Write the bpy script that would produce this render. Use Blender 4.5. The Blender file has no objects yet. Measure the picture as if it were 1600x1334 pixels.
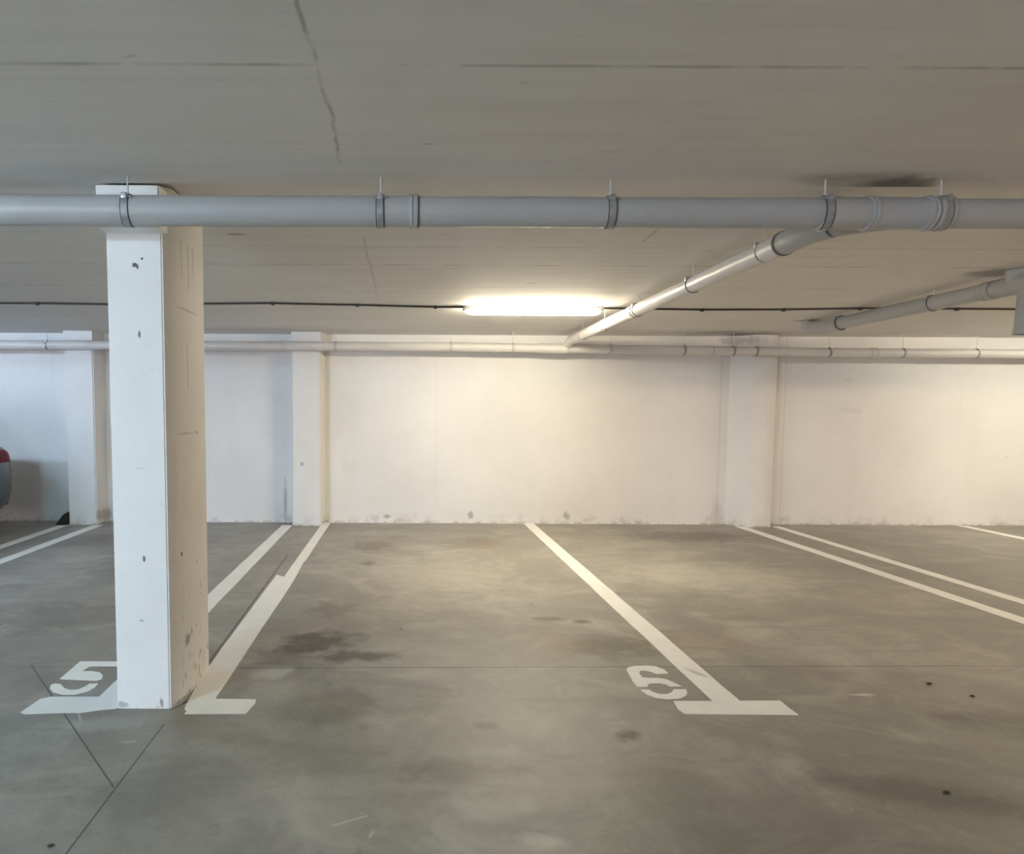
import bpy, bmesh, math, random
from mathutils import Vector, Matrix
random.seed(7)
SC = bpy.context.scene
COL = SC.collection
PI = math.pi

# ------------------------------------------------------------------ objects
def tag(o, label=None, cat=None, group=None, kind=None):
    if label: o['label'] = label
    if cat: o['category'] = cat
    if group: o['group'] = group
    if kind: o['kind'] = kind
    return o

def thing(name, label, cat, loc=(0, 0, 0), group=None):
    o = bpy.data.objects.new(name, None)
    COL.objects.link(o)
    o.location = loc
    o.empty_display_size = 0.1
    return tag(o, label, cat, group)

def obj(name, bm, mat, parent=None, smooth=False, label=None):
    """bm holds world coordinates; a child is offset back by its ancestors' locations"""
    bmesh.ops.recalc_face_normals(bm, faces=bm.faces)
    me = bpy.data.meshes.new(name)
    bm.to_mesh(me); bm.free()
    if smooth:
        for p in me.polygons: p.use_smooth = True
        try: me.set_sharp_from_angle(angle=math.radians(38))
        except Exception: pass
    o = bpy.data.objects.new(name, me)
    COL.objects.link(o)
    me.materials.append(mat)
    if parent is not None:
        o.parent = parent
        off = Vector((0, 0, 0)); p = parent
        while p is not None:
            off += p.location; p = p.parent
        o.location = -off
    if label: o['label'] = label
    return o

def struct(name, bm, mat, smooth=False):
    o = obj(name, bm, mat, None, smooth)
    o['kind'] = 'structure'
    return o

# ------------------------------------------------------------------ shapes
def box(bm, x0, y0, z0, x1, y1, z1, bev=0.0):
    r = bmesh.ops.create_cube(bm, size=1.0)
    vs = r['verts']
    for v in vs:
        v.co = Vector(((x0 + x1) / 2 + v.co.x * (x1 - x0), (y0 + y1) / 2 + v.co.y * (y1 - y0), (z0 + z1) / 2 + v.co.z * (z1 - z0)))
    if bev > 0:
        es = list({e for v in vs for e in v.link_edges})
        bmesh.ops.bevel(bm, geom=es, offset=bev, segments=2, affect='EDGES', profile=0.6)
    return bm

def prism(bm, pts, z0, z1):
    """polygon in XY extruded from z0 to z1"""
    lo = [bm.verts.new((x, y, z0)) for x, y in pts]
    hi = [bm.verts.new((x, y, z1)) for x, y in pts]
    n = len(pts)
    bm.faces.new(lo[::-1]); bm.faces.new(hi)
    for i in range(n):
        bm.faces.new((lo[i], lo[(i + 1) % n], hi[(i + 1) % n], hi[i]))
    return bm

def prism_x(bm, pts, x0, x1):
    """polygon in YZ extruded along X"""
    lo = [bm.verts.new((x0, y, z)) for y, z in pts]
    hi = [bm.verts.new((x1, y, z)) for y, z in pts]
    n = len(pts)
    bm.faces.new(lo[::-1]); bm.faces.new(hi)
    for i in range(n):
        bm.faces.new((lo[i], lo[(i + 1) % n], hi[(i + 1) % n], hi[i]))
    return bm

def tube(bm, pts, rad, seg=32, cap=True, inner=0.0):
    """tube along points; rad may be a list"""
    pts = [Vector(p) for p in pts]
    n = len(pts)
    rads = rad if isinstance(rad, (list, tuple)) else [rad] * n
    rings = []
    up = None
    for i, p in enumerate(pts):
        d = (pts[min(i + 1, n - 1)] - pts[max(i - 1, 0)]).normalized()
        if up is None:
            up = Vector((0, 0, 1)) if abs(d.z) < 0.9 else Vector((1, 0, 0))
        s = d.cross(up).normalized(); u = s.cross(d).normalized(); up = u
        rings.append([bm.verts.new(p + s * math.cos(2 * PI * k / seg) * rads[i] + u * math.sin(2 * PI * k / seg) * rads[i]) for k in range(seg)])
    for a, b in zip(rings, rings[1:]):
        for k in range(seg):
            bm.faces.new((a[k], a[(k + 1) % seg], b[(k + 1) % seg], b[k]))
    if cap:
        bm.faces.new(rings[0][::-1]); bm.faces.new(rings[-1])
    return bm

def lathe(bm, base, axis, prof, seg=40, closed=False):
    """prof: list of (distance along axis, radius)"""
    base = Vector(base); d = Vector(axis).normalized()
    up = Vector((0, 0, 1)) if abs(d.z) < 0.9 else Vector((1, 0, 0))
    s = d.cross(up).normalized(); u = s.cross(d).normalized()
    rings = []
    for t, r in prof:
        c = base + d * t
        rings.append([bm.verts.new(c + s * math.cos(2 * PI * k / seg) * r + u * math.sin(2 * PI * k / seg) * r) for k in range(seg)])
    pr = list(zip(rings, rings[1:]))
    if closed: pr.append((rings[-1], rings[0]))
    for a, b in pr:
        for k in range(seg):
            bm.faces.new((a[k], a[(k + 1) % seg], b[(k + 1) % seg], b[k]))
    if not closed:
        if prof[0][1] > 1e-6: bm.faces.new(rings[0][::-1])
        if prof[-1][1] > 1e-6: bm.faces.new(rings[-1])
    return bm

# ------------------------------------------------------------------ material graph helper
class G:
    def __init__(s, name):
        s.m = bpy.data.materials.new(name); s.m.use_nodes = True
        s.t = s.m.node_tree; s.n = s.t.nodes; s.l = s.t.links
        s.b = s.n['Principled BSDF']
        tc = s.n.new('ShaderNodeTexCoord'); s.P = tc.outputs['Object']
    def put(s, sock, v):
        if hasattr(v, 'is_linked') or isinstance(v, bpy.types.NodeSocket): s.l.new(v, sock)
        else: sock.default_value = v
    def math(s, op, a, b=None, c=None, clamp=False):
        n = s.n.new('ShaderNodeMath'); n.operation = op; n.use_clamp = clamp
        s.put(n.inputs[0], a)
        if b is not None: s.put(n.inputs[1], b)
        if c is not None: s.put(n.inputs[2], c)
        return n.outputs[0]
    def vm(s, op, a, b=None, out=0, scale=None):
        n = s.n.new('ShaderNodeVectorMath'); n.operation = op
        s.put(n.inputs[0], a)
        if b is not None: s.put(n.inputs[1], b)
        if scale is not None: s.put(n.inputs['Scale'], scale)
        return n.outputs[out]
    def noise(s, scale, detail=4, rough=0.55, stretch=(1, 1, 1), off=(0, 0, 0), dist=0.0):
        m = s.n.new('ShaderNodeMapping'); s.l.new(s.P, m.inputs[0])
        m.inputs['Scale'].default_value = stretch; m.inputs['Location'].default_value = off
        n = s.n.new('ShaderNodeTexNoise'); s.l.new(m.outputs[0], n.inputs['Vector'])
        n.inputs['Scale'].default_value = scale; n.inputs['Detail'].default_value = detail
        n.inputs['Roughness'].default_value = rough; n.inputs['Distortion'].default_value = dist
        return n.outputs['Fac']
    def rng(s, v, a, b, c=0.0, d=1.0, smooth=False):
        n = s.n.new('ShaderNodeMapRange'); n.clamp = True
        if smooth: n.interpolation_type = 'SMOOTHSTEP'
        s.put(n.inputs[0], v)
        for i, x in enumerate((a, b, c, d)): s.put(n.inputs[i + 1], x)
        return n.outputs[0]
    def mix(s, f, a, b, mode='MIX'):
        n = s.n.new('ShaderNodeMix'); n.data_type = 'RGBA'; n.blend_type = mode
        s.put(n.inputs[0], f)
        for i, x in ((6, a), (7, b)):
            if isinstance(x, (tuple, list)): x = tuple(x) + (1,) if len(x) == 3 else x
            s.put(n.inputs[i], x)
        return n.outputs[2]
    def seg(s, a, b, w, soft, wob=None):
        """mask along a segment a-b in object space"""
        a = Vector(a); b = Vector(b); d = b - a
        p = wob if wob is not None else s.P
        pa = s.vm('SUBTRACT', p, tuple(a))
        t = s.math('DIVIDE', s.vm('DOT_PRODUCT', pa, tuple(d), out=1), d.length_squared, clamp=True)
        q = s.vm('SCALE', tuple(d), scale=t)
        dist = s.vm('LENGTH', s.vm('SUBTRACT', pa, q), out=1)
        return s.rng(dist, w, w + soft, 1, 0)
    def blob(s, c, r, rot=0, amp=0.5, nz=None, soft=0.6):
        """soft edged patch of radii r round c, ragged by noise"""
        m = s.n.new('ShaderNodeMapping'); m.vector_type = 'TEXTURE'; s.l.new(s.P, m.inputs[0])
        m.inputs['Location'].default_value = c; m.inputs['Rotation'].default_value = (0, 0, rot)
        m.inputs['Scale'].default_value = r
        d = s.vm('LENGTH', m.outputs[0], out=1)
        if nz is not None: d = s.math('ADD', d, s.math('MULTIPLY', s.math('SUBTRACT', nz, 0.5), amp * 2))
        return s.rng(d, 1 - soft, 1.0, 1, 0, True)
    def wobble(s, amt, scale=6):
        m = s.n.new('ShaderNodeTexNoise'); s.l.new(s.P, m.inputs['Vector']); m.inputs['Scale'].default_value = scale
        m.inputs['Detail'].default_value = 4
        return s.vm('ADD', s.P, s.vm('SCALE', s.vm('SUBTRACT', m.outputs['Color'], (0.5, 0.5, 0.5)), scale=amt))
    def xyz(s):
        n = s.n.new('ShaderNodeSeparateXYZ'); s.l.new(s.P, n.inputs[0]); return n.outputs
    def bump(s, h, strength, dist=0.01):
        n = s.n.new('ShaderNodeBump'); s.put(n.inputs['Height'], h)
        n.inputs['Strength'].default_value = strength; n.inputs['Distance'].default_value = dist
        s.l.new(n.outputs[0], s.b.inputs['Normal'])
    def out(s, col, rough=0.6, metal=0.0, spec=0.5):
        if isinstance(col, (tuple, list)): col = tuple(col) + (1,)
        s.put(s.b.inputs['Base Color'], col); s.put(s.b.inputs['Roughness'], rough)
        s.put(s.b.inputs['Metallic'], metal); s.b.inputs['Specular IOR Level'].default_value = spec
        return s.m

def plain(name, col, rough=0.5, metal=0.0, var=0.06, scale=30, bump=0.0):
    g = G(name)
    n = g.noise(scale, 4)
    c = g.mix(g.rng(n, 0.3, 0.7), [v * (1 - var) for v in col], [min(1, v * (1 + var)) for v in col])
    if bump: g.bump(n, bump, 0.002)
    return g.out(c, rough, metal)

# ------------------------------------------------------------------ materials
def mat_floor():
    g = G('power_floated_concrete')
    big = g.noise(0.55, 5, 0.6, dist=0.6)
    mid = g.noise(2.1, 7, 0.62, off=(3, 1, 0), dist=0.8)
    fine = g.noise(14, 8, 0.7)
    trowel = g.noise(1.6, 6, 0.6, stretch=(0.5, 1.9, 1), off=(7, 2, 0), dist=1.2)
    grain = g.noise(160, 3, 0.7)
    c = g.mix(g.rng(big, 0.36, 0.64), (0.245, 0.225, 0.195), (0.328, 0.302, 0.264))
    c = g.mix(g.math('MULTIPLY', g.rng(mid, 0.50, 0.70), 0.65), c, (0.47, 0.44, 0.385))
    c = g.mix(g.math('MULTIPLY', g.rng(mid, 0.50, 0.32), 0.65), c, (0.185, 0.168, 0.14))
    c = g.mix(g.math('MULTIPLY', g.rng(trowel, 0.52, 0.68), 0.5), c, (0.20, 0.182, 0.152))
    c = g.mix(g.math('MULTIPLY', g.rng(fine, 0.56, 0.74), 0.42), c, (0.45, 0.42, 0.37))
    c = g.mix(g.math('MULTIPLY', g.rng(fine, 0.45, 0.29), 0.50), c, (0.15, 0.137, 0.115))
    c = g.mix(g.math('MULTIPLY', g.rng(grain, 0.35, 0.65), 0.10), c, (0.5, 0.48, 0.43))
    rag = g.noise(7, 6, 0.65, off=(1, 9, 0))
    # oil and tyre stains, each with a place of its own
    dark = [((-0.30, 7.05, 0), (0.30, 0.38), 0.2, .38), ((-0.31, 6.25, 0), (0.10, 0.16), 0, .45), ((0.75, 7.25, 0), (0.42, 0.42), 0, .26),
            ((-0.50, 4.10, 0), (0.34, 0.26), 0.3, .62), ((-0.25, 3.86, 0), (0.34, 0.12), 0, .6), ((-0.62, 3.75, 0), (0.3, 0.45), 0.3, .32),
            ((1.00, 4.58, 0), (0.16, 0.07), 0, .38), ((1.20, 4.52, 0), (0.09, 0.07), 0, .5), ((1.25, 4.05, 0), (0.36, 0.28), 0.2, .42),
            ((0.98, 2.90, 0), (0.10, 0.07), 0.3, .55), ((0.38, 2.99, 0), (0.10, 0.06), 0.2, .38), ((-0.50, 4.80, 0), (0.22, 0.3), 0, .30),
            ((0.22, 2.62, 0), (0.35, 0.14), 0.1, .36), ((3.0, 3.0, 0), (0.8, 0.2), -0.2, .30), ((1.95, 2.45, 0), (0.6, 0.16), -0.35, .32),
            ((-0.35, 3.2, 0), (0.35, 0.3), 0.6, .28), ((-2.3, 4.6, 0), (0.7, 0.5), 0.1, .28), ((-3.2, 7.3, 0), (0.7, 0.6), 0.1, .3),
            ((-2.4, 6.3, 0), (0.6, 1.0), 0.1, .26), ((3.3, 7.7, 0), (1.1, 0.45), 0, .38), ((-0.9, 2.5, 0), (0.5, 0.35), 0.1, .2)]
    for (p, r, rot, st) in dark:
        c = g.mix(g.math('MULTIPLY', g.blob(p, (r[0], r[1], 1), rot, 0.9, rag, 0.75), min(1, st * 1.3)), c, (0.062, 0.050, 0.038))
    rust = [((1.75, 4.15, 0), (0.55, 0.25), .35), ((0.95, 4.1, 0), (0.35, 0.35), .25), ((0.85, 7.15, 0), (0.35, 0.35), .25), ((-0.25, 7.2, 0), (0.3, 0.3), .2)]
    for (p, r, st) in rust:
        c = g.mix(g.math('MULTIPLY', g.blob(p, (r[0], r[1], 1), 0, 0.8, rag, 0.85), st), c, (0.30, 0.17, 0.09))
    light = [((0.40, 2.72, 0), (0.26, 0.12), .30), ((0.30, 2.35, 0), (0.22, 0.14), .3), ((0.47, 2.16, 0), (0.11, 0.07), .65), ((-0.7, 3.6, 0), (0.16, 0.13), .5),
             ((-1.35, 3.0, 0), (0.25, 0.12), .28), ((0.35, 5.8, 0), (0.9, 0.9), .28), ((2.3, 3.35, 0), (0.06, 0.02), .7), ((-0.65, 3.35, 0), (0.2, 0.25), .25),
             ((2.6, 5.8, 0), (1.2, 0.7), .3), ((-0.35, 2.4, 0), (0.5, 0.3), .15), ((2.25, 3.35, 0), (0.05, 0.012), .5)]
    for (p, r, st) in light:
        c = g.mix(g.math('MULTIPLY', g.blob(p, (r[0], r[1], 1), 0, 0.9, rag, 0.8), st), c, (0.60, 0.57, 0.50))
    # white scratches
    for a, b, st in (((-0.225, 2.245, 0), (-0.115, 2.30, 0), .45), ((-1.17, 2.82, 0), (-1.12, 2.83, 0), .4), ((-1.50, 3.12, 0), (-1.44, 3.02, 0), .5), ((-0.10, 2.18, 0), (-0.09, 2.21, 0), .4)):
        c = g.mix(g.math('MULTIPLY', g.seg(a, b, 0.0008, 0.006), st), c, (0.72, 0.70, 0.65))
    # saw-cut joints
    w = g.wobble(0.012, 3)
    cuts = [((-3.4, 3.655, 0), (-0.95, 3.665, 0), .0012, .5), ((-0.9, 3.665, 0), (3.1, 3.75, 0), .0022, .72), ((3.1, 3.75, 0), (9, 3.80, 0), .0015, .4),
            ((-2.02, 3.69, 0), (-1.065, 2.475, 0), .0012, .8), ((-1.055, 2.99, 0), (-1.05, 0.6, 0), .0012, .8), ((-1.10, 6.6, 0), (-1.06, 3.4, 0), .004, .75)]
    for a, b, wd, st in cuts:
        c = g.mix(g.math('MULTIPLY', g.seg(a, b, wd, 0.004, w if b[1] == 3.75 or a[1] == 3.655 else None), st), c, (0.03, 0.028, 0.024))
    # dark gap at the pillar foot
    c = g.mix(g.seg((-1.075, 3.155, 0), (-1.0, 3.27, 0), .004, .006), c, (0.015, 0.013, 0.01))
    # small dark dots
    for p in ((-0.41, 4.28), (-2.6, 4.4), (-2.0, 5.4), (3.05, 8.0), (0.95, 4.95), (-0.8, 5.3), (0.0, 4.35)):
        c = g.mix(g.math('MULTIPLY', g.blob((p[0], p[1], 0), (0.014, 0.022, 1), 0, 0.9, rag, 0.5), .7), c, (0.05, 0.04, 0.03))
    r = g.rng(g.math('ADD', mid, g.math('MULTIPLY', fine, 0.4)), 0.5, 0.9, 0.40, 0.58)
    g.bump(g.math('ADD', mid, g.math('MULTIPLY', fine, 0.3)), 0.12, 0.006)
    return g.out(c, r, 0, 0.42)

def mat_ceiling():
    g = G('board_marked_concrete_ceiling')
    big = g.noise(0.7, 4)
    streak = g.noise(3.5, 6, 0.65, stretch=(0.25, 3.2, 1))
    fine = g.noise(24, 5, 0.6, stretch=(0.35, 2.0, 1))
    brk = g.noise(2.4, 5, 0.7, stretch=(1, 0.4, 1), off=(5, 0, 0))
    spk = g.noise(9, 3, 0.5, stretch=(0.5, 1.3, 1), off=(2, 8, 0))
    c = g.mix(g.rng(big, 0.3, 0.7), (0.72, 0.70, 0.68), (0.79, 0.77, 0.75))
    c = g.mix(g.math('MULTIPLY', g.rng(streak, 0.5, 0.72), 0.28), c, (0.84, 0.83, 0.80))
    c = g.mix(g.math('MULTIPLY', g.rng(streak, 0.48, 0.3), 0.22), c, (0.55, 0.53, 0.50))
    c = g.mix(g.math('MULTIPLY', g.rng(fine, 0.62, 0.75), 0.22), c, (0.45, 0.43, 0.40))
    c = g.mix(g.math('MULTIPLY', g.rng(spk, 0.73, 0.78), 0.4), c, (0.25, 0.23, 0.20))
    X, Y, Z = g.xyz()
    # joints between the shuttering boards (dark, broken), a few with pale cement lips
    for y, st, wd in ((1.40, .2, .002), (2.00, .38, .003), (4.26, .3, .003), (4.75, .5, .004), (5.5, .35, .003), (7.2, .2, .003)):
        d = g.math('ABSOLUTE', g.math('SUBTRACT', Y, y))
        ln = g.math('MULTIPLY', g.rng(d, wd, wd + 0.010, 1, 0), g.rng(brk, 0.42, 0.58))
        c = g.mix(g.math('MULTIPLY', ln, st), c, (0.13, 0.12, 0.10))
    for y in (2.60, 2.90):
        d = g.math('ABSOLUTE', g.math('SUBTRACT', Y, y))
        ln = g.math('MULTIPLY', g.rng(d, 0.002, 0.007, 1, 0), g.rng(brk, 0.54, 0.60))
        c = g.mix(g.math('MULTIPLY', ln, .8), c, (0.82, 0.81, 0.77))
    # the long crack across the boards
    w = g.wobble(0.05, 4)
    for a, b, wd, st in (((-0.25, 1.3, 2.36), (-0.24, 2.78, 2.36), .0005, .55), ((-0.23, 4.05, 2.39), (-0.21, 6.6, 2.35), .001, .35), ((1.39, 3.6, 2.397), (1.40, 4.2, 2.388), .001, .45)):
        c = g.mix(g.math('MULTIPLY', g.math('MULTIPLY', g.seg(a, b, wd, 0.010, w), g.rng(streak, 0.38, 0.5, .3, 1)), st), c, (0.12, 0.11, 0.095))
    c = g.mix(g.math('MULTIPLY', g.seg((2.20, 2.80, 2.36), (2.30, 2.0, 2.36), .0012, 0.004), .6), c, (0.78, 0.76, 0.70))
    rag = g.noise(5, 5, 0.6)
    for p, r, st in (((2.10, 3.0, 2.37), (.22, .14, 1), .7), ((1.9, 2.95, 2.37), (.4, .15, 1), .3), ((-0.95, 4.0, 2.39), (.07, .03, 1), .5), ((0.98, 5.35, 2.37), (.06, .02, 1), .4),
                     ((4.2, 8.4, 2.33), (.5, .2, 1), .5), ((3.9, 8.3, 2.33), (.9, .3, 1), .3), ((4.25, 7.2, 2.34), (.25, .12, 1), .6), ((4.15, 4.9, 2.38), (.3, .2, 1), .5)):
        c = g.mix(g.math('MULTIPLY', g.blob(p, r, 0, 0.7, rag, 0.7), st), c, (0.075, 0.062, 0.055))
    h = g.math('ADD', streak, g.math('MULTIPLY', fine, 0.4))
    g.bump(h, 0.25, 0.006)
    return g.out(c, 0.75, 0, 0.25)

def mat_wall():
    g = G('white_painted_concrete_wall')
    big = g.noise(0.8, 5, 0.6)
    vert = g.noise(2.2, 5, 0.6, stretch=(1.6, 1, 0.12), off=(4, 0, 0))
    fine = g.noise(11, 6, 0.65)
    spk = g.noise(6.5, 4, 0.6, off=(2, 0, 4))
    c = g.mix(g.rng(big, 0.32, 0.68), (0.72, 0.70, 0.685), (0.80, 0.785, 0.775))
    c = g.mix(g.math('MULTIPLY', g.rng(vert, 0.55, 0.75), 0.16), c, (0.60, 0.58, 0.54))
    c = g.mix(g.math('MULTIPLY', g.rng(fine, 0.60, 0.78), 0.18), c, (0.62, 0.60, 0.56))
    c = g.mix(g.math('MULTIPLY', g.rng(spk, 0.73, 0.78), 0.28), c, (0.36, 0.33, 0.29))
    X, Y, Z = g.xyz()
    # grime along the foot of the wall
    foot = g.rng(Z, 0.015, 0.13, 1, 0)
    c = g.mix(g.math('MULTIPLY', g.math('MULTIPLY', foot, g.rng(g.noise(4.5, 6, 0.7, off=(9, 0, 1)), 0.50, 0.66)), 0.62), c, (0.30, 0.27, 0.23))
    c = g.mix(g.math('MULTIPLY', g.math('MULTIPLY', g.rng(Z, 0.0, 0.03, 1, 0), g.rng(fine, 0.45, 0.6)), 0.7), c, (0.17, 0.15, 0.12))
    rag = g.noise(8, 5, 0.65)
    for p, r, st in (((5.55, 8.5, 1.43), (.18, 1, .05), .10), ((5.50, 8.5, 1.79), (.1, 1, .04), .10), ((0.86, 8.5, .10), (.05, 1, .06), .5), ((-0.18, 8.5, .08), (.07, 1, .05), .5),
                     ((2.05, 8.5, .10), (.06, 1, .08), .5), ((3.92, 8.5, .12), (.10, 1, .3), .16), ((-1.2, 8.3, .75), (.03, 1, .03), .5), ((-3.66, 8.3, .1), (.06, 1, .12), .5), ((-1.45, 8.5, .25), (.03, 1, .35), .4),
                     ((4.1, 8.4, 2.27), (.35, 1, .07), .35)):  # last patch: shade painted above the wall pipe by the right pillar
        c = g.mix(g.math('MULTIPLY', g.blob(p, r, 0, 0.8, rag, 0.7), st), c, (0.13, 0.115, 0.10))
    for x, st in ((-4.30, .3), (-5.1, .25), (3.93, .22), (4.72, .2), (0.42, .06), (6.9, .06)):
        d = g.math('ABSOLUTE', g.math('SUBTRACT', X, x))
        c = g.mix(g.math('MULTIPLY', g.math('MULTIPLY', g.rng(d, .004, .02, 1, 0), g.rng(vert, .4, .55)), st), c, (0.35, 0.33, 0.3))
    g.bump(g.math('ADD', big, g.math('MULTIPLY', fine, 0.35)), 0.25, 0.008)
    return g.out(c, 0.62, 0, 0.3)

def mat_pillar():
    g = G('white_painted_concrete_pillar')
    big = g.noise(2.0, 5, 0.6)
    fine = g.noise(14, 6, 0.6)
    pit = g.noise(34, 3, 0.55, off=(1, 2, 3))
    scr = g.noise(26, 5, 0.65, stretch=(1.4, 1.4, 0.45), off=(3, 0, 0))
    X, Y, Z = g.xyz()
    c = g.mix(g.rng(big, 0.3, 0.7), (0.79, 0.775, 0.755), (0.85, 0.84, 0.82))
    c = g.mix(g.math('MULTIPLY', g.rng(fine, 0.58, 0.75), 0.14), c, (0.58, 0.57, 0.55))
    c = g.mix(g.math('MULTIPLY', g.rng(pit, 0.70, 0.75), 0.30), c, (0.30, 0.28, 0.26))
    # chips, heavier on the flank towards the foot
    side = g.rng(Y, 3.21, 3.24)
    low = g.rng(Z, 1.0, 0.1, 0.0, 0.10)
    ch = g.math('MULTIPLY', g.rng(g.math('ADD', scr, low), 0.685, 0.72), side)
    c = g.mix(g.math('MULTIPLY', ch, 0.75), c, (0.20, 0.175, 0.15))
    rag = g.noise(40, 4, 0.6)
    for p, r, st in (((-1.203, 3.15, 2.045), (.016, 1, .012), .95), ((-1.19, 3.15, 2.035), (.006, 1, .014), .95), ((-1.168, 3.15, 2.072), (.008, 1, .008), .95), ((-1.187, 3.15, 1.737), (.007, 1, .02), .8),
                     ((-1.188, 3.15, 0.711), (.007, 1, .016), .9), ((-1.20, 3.15, 1.13), (.02, 1, .004), .2), ((-1.205, 3.15, .42), (.012, 1, .008), .45),
                     ((-1.04, 3.238, .717), (.03, .016, .016), .85), ((-1.04, 3.337, 1.284), (.03, .20, .005), .30), ((-1.04, 3.5, 1.284), (.03, .02, .012), .4),
                     ((-1.04, 3.40, 1.875), (.03, .16, .007), .3), ((-1.04, 3.30, .28), (.03, .05, .035), .55), ((-1.3, 3.15, .02), (.03, 1, .02), .45), ((-1.12, 3.15, .03), (.01, 1, .03), .6), ((-1.04, 3.2, .01), (.03, .2, .02), .5)):
        c = g.mix(g.math('MULTIPLY', g.blob(p, r, 0, 0.9, rag, 0.5), st), c, (0.07, 0.06, 0.05))
    for a, b in (((-1.04, 3.30, 2.19), (-1.04, 3.31, 2.02)), ((-1.04, 3.40, 2.19), (-1.04, 3.41, 1.98)), ((-1.04, 3.37, 1.72), (-1.04, 3.375, 1.50)), ((-1.04, 3.48, 2.19), (-1.04, 3.485, 2.05))):
        c = g.mix(g.math('MULTIPLY', g.seg(a, b, .0012, .004), .7), c, (0.22, 0.17, 0.13))
    c = g.mix(g.math('MULTIPLY', g.math('MULTIPLY', g.rng(Z, 0.0, 0.022, 1, 0), g.rng(rag, 0.56, 0.66)), 0.5), c, (0.3, 0.28, 0.25))
    g.bump(g.math('ADD', big, g.math('MULTIPLY', fine, 0.5)), 0.3, 0.006)
    return g.out(c, 0.6, 0, 0.3)

def mat_pipe(name, col):
    g = G(name)
    n = g.noise(5, 5, 0.6, stretch=(0.5, 0.5, 1)); f = g.noise(20, 5, 0.65)
    c = g.mix(g.rng(n, 0.3, 0.7), [v * 0.93 for v in col], [v * 1.05 for v in col])
    c = g.mix(g.math('MULTIPLY', g.rng(f, 0.64, 0.76), 0.3), c, [v * 0.6 for v in col])
    return g.out(c, 0.42, 0, 0.4)

def mat_paint():
    g = G('white_floor_marking_paint')
    n = g.noise(6, 6, 0.65); f = g.noise(40, 5, 0.7)
    c = g.mix(g.rng(n, 0.3, 0.7), (0.80, 0.785, 0.75), (0.87, 0.855, 0.82))
    c = g.mix(g.math('MULTIPLY', g.rng(f, 0.64, 0.74), 0.45), c, (0.55, 0.53, 0.48))
    c = g.mix(g.math('MULTIPLY', g.blob((1.59, 3.62, 0), (0.03, 0.09, 1), 0.5, 0.8, n, 0.7), .45), c, (0.25, 0.23, 0.19))
    return g.out(c, 0.6, 0, 0.3)

def mat_emit(name, col, strength):
    m = bpy.data.materials.new(name); m.use_nodes = True
    b = m.node_tree.nodes['Principled BSDF']
    b.inputs['Base Color'].default_value = (0.9, 0.9, 0.88, 1)
    b.inputs['Emission Color'].default_value = (*col, 1)
    b.inputs['Emission Strength'].default_value = strength
    return m

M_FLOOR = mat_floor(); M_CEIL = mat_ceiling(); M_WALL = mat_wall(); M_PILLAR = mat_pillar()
M_PIPE = mat_pipe('grey_plastic_pipe', (0.43, 0.43, 0.43))
M_PIPE2 = mat_pipe('pale_plastic_pipe', (0.66, 0.645, 0.62))
M_SEAL = plain('dark_rubber_seal', (0.10, 0.10, 0.10), 0.7)
M_GALV = plain('galvanised_steel', (0.42, 0.43, 0.44), 0.45, 0.6, 0.15, 60)
M_ROD = plain('white_overpainted_steel_rod', (0.62, 0.62, 0.61), 0.5, 0.1)
M_PAINT = mat_paint()
M_CABLE = plain('black_cable_sheath', (0.05, 0.042, 0.036), 0.6)
M_HOUS = plain('grey_lamp_housing', (0.28, 0.27, 0.26), 0.45)
M_BLACK = plain('black_rubber', (0.012, 0.012, 0.012), 0.75)
M_STONE = plain('dark_grit', (0.05, 0.043, 0.037), 0.85)
WARM = (1.0, 0.89, 0.66)
MAIN = 174.0
M_TUBE = mat_emit('lit_fluorescent_diffuser', WARM, MAIN)

# ------------------------------------------------------------------ the room
WY = 8.56          # inner face of the far wall
XL, XR, YF = -11.0, 12.5, -6.0
bm = bmesh.new(); box(bm, XL - .3, YF - .3, -0.3, XR + .3, WY + .3, 0.0)
struct('floor', bm, M_FLOOR)
bm = bmesh.new()
prism_x(bm, [(YF - .3, 2.36), (3.02, 2.36), (3.02, 2.405), (WY + .3, 2.320), (WY + .3, 2.75), (YF - .3, 2.75)], XL - .3, XR + .3)
struct('ceiling', bm, M_CEIL)
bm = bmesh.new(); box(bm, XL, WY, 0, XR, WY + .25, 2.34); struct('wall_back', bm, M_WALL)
bm = bmesh.new(); box(bm, XL - .25, YF, 0, XL, WY + .25, 2.42); struct('wall_left', bm, M_WALL)
bm = bmesh.new(); box(bm, XR, YF, 0, XR + .25, WY + .25, 2.42); struct('wall_right', bm, M_WALL)
# wall behind the camera with the vehicle entrance standing open
EX0, EX1, EZ = -9.2, -5.2, 2.2
bm = bmesh.new()
box(bm, XL - .25, YF - .25, 0, EX0, YF, 2.37); box(bm, EX1, YF - .25, 0, XR + .25, YF, 2.37); box(bm, EX0, YF - .25, EZ, EX1, YF, 2.37)
struct('wall_front', bm, M_WALL)

def ragged(pts, step=0.22, amp=0.003, seed=1):
    r = random.Random(seed); out = []
    n = len(pts)
    for i in range(n):
        a = Vector(pts[i]); b = Vector(pts[(i + 1) % n]); L = (b - a).length; k = max(1, int(L / step))
        for j in range(k):
            p = a.lerp(b, j / k)
            if j: p += Vector((r.uniform(-amp, amp), r.uniform(-amp, amp)))
            out.append((p.x, p.y))
    return out

# thin run of white paint on the floor along the foot of the far wall
bm = bmesh.new(); prism(bm, ragged([(-3.6, WY - .022), (3.85, WY - .020), (3.85, WY + .001), (-3.6, WY + .001)], .25, .005, 3), 0.0, 0.0012)
struct('trim_1', bm, M_PAINT)

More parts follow.
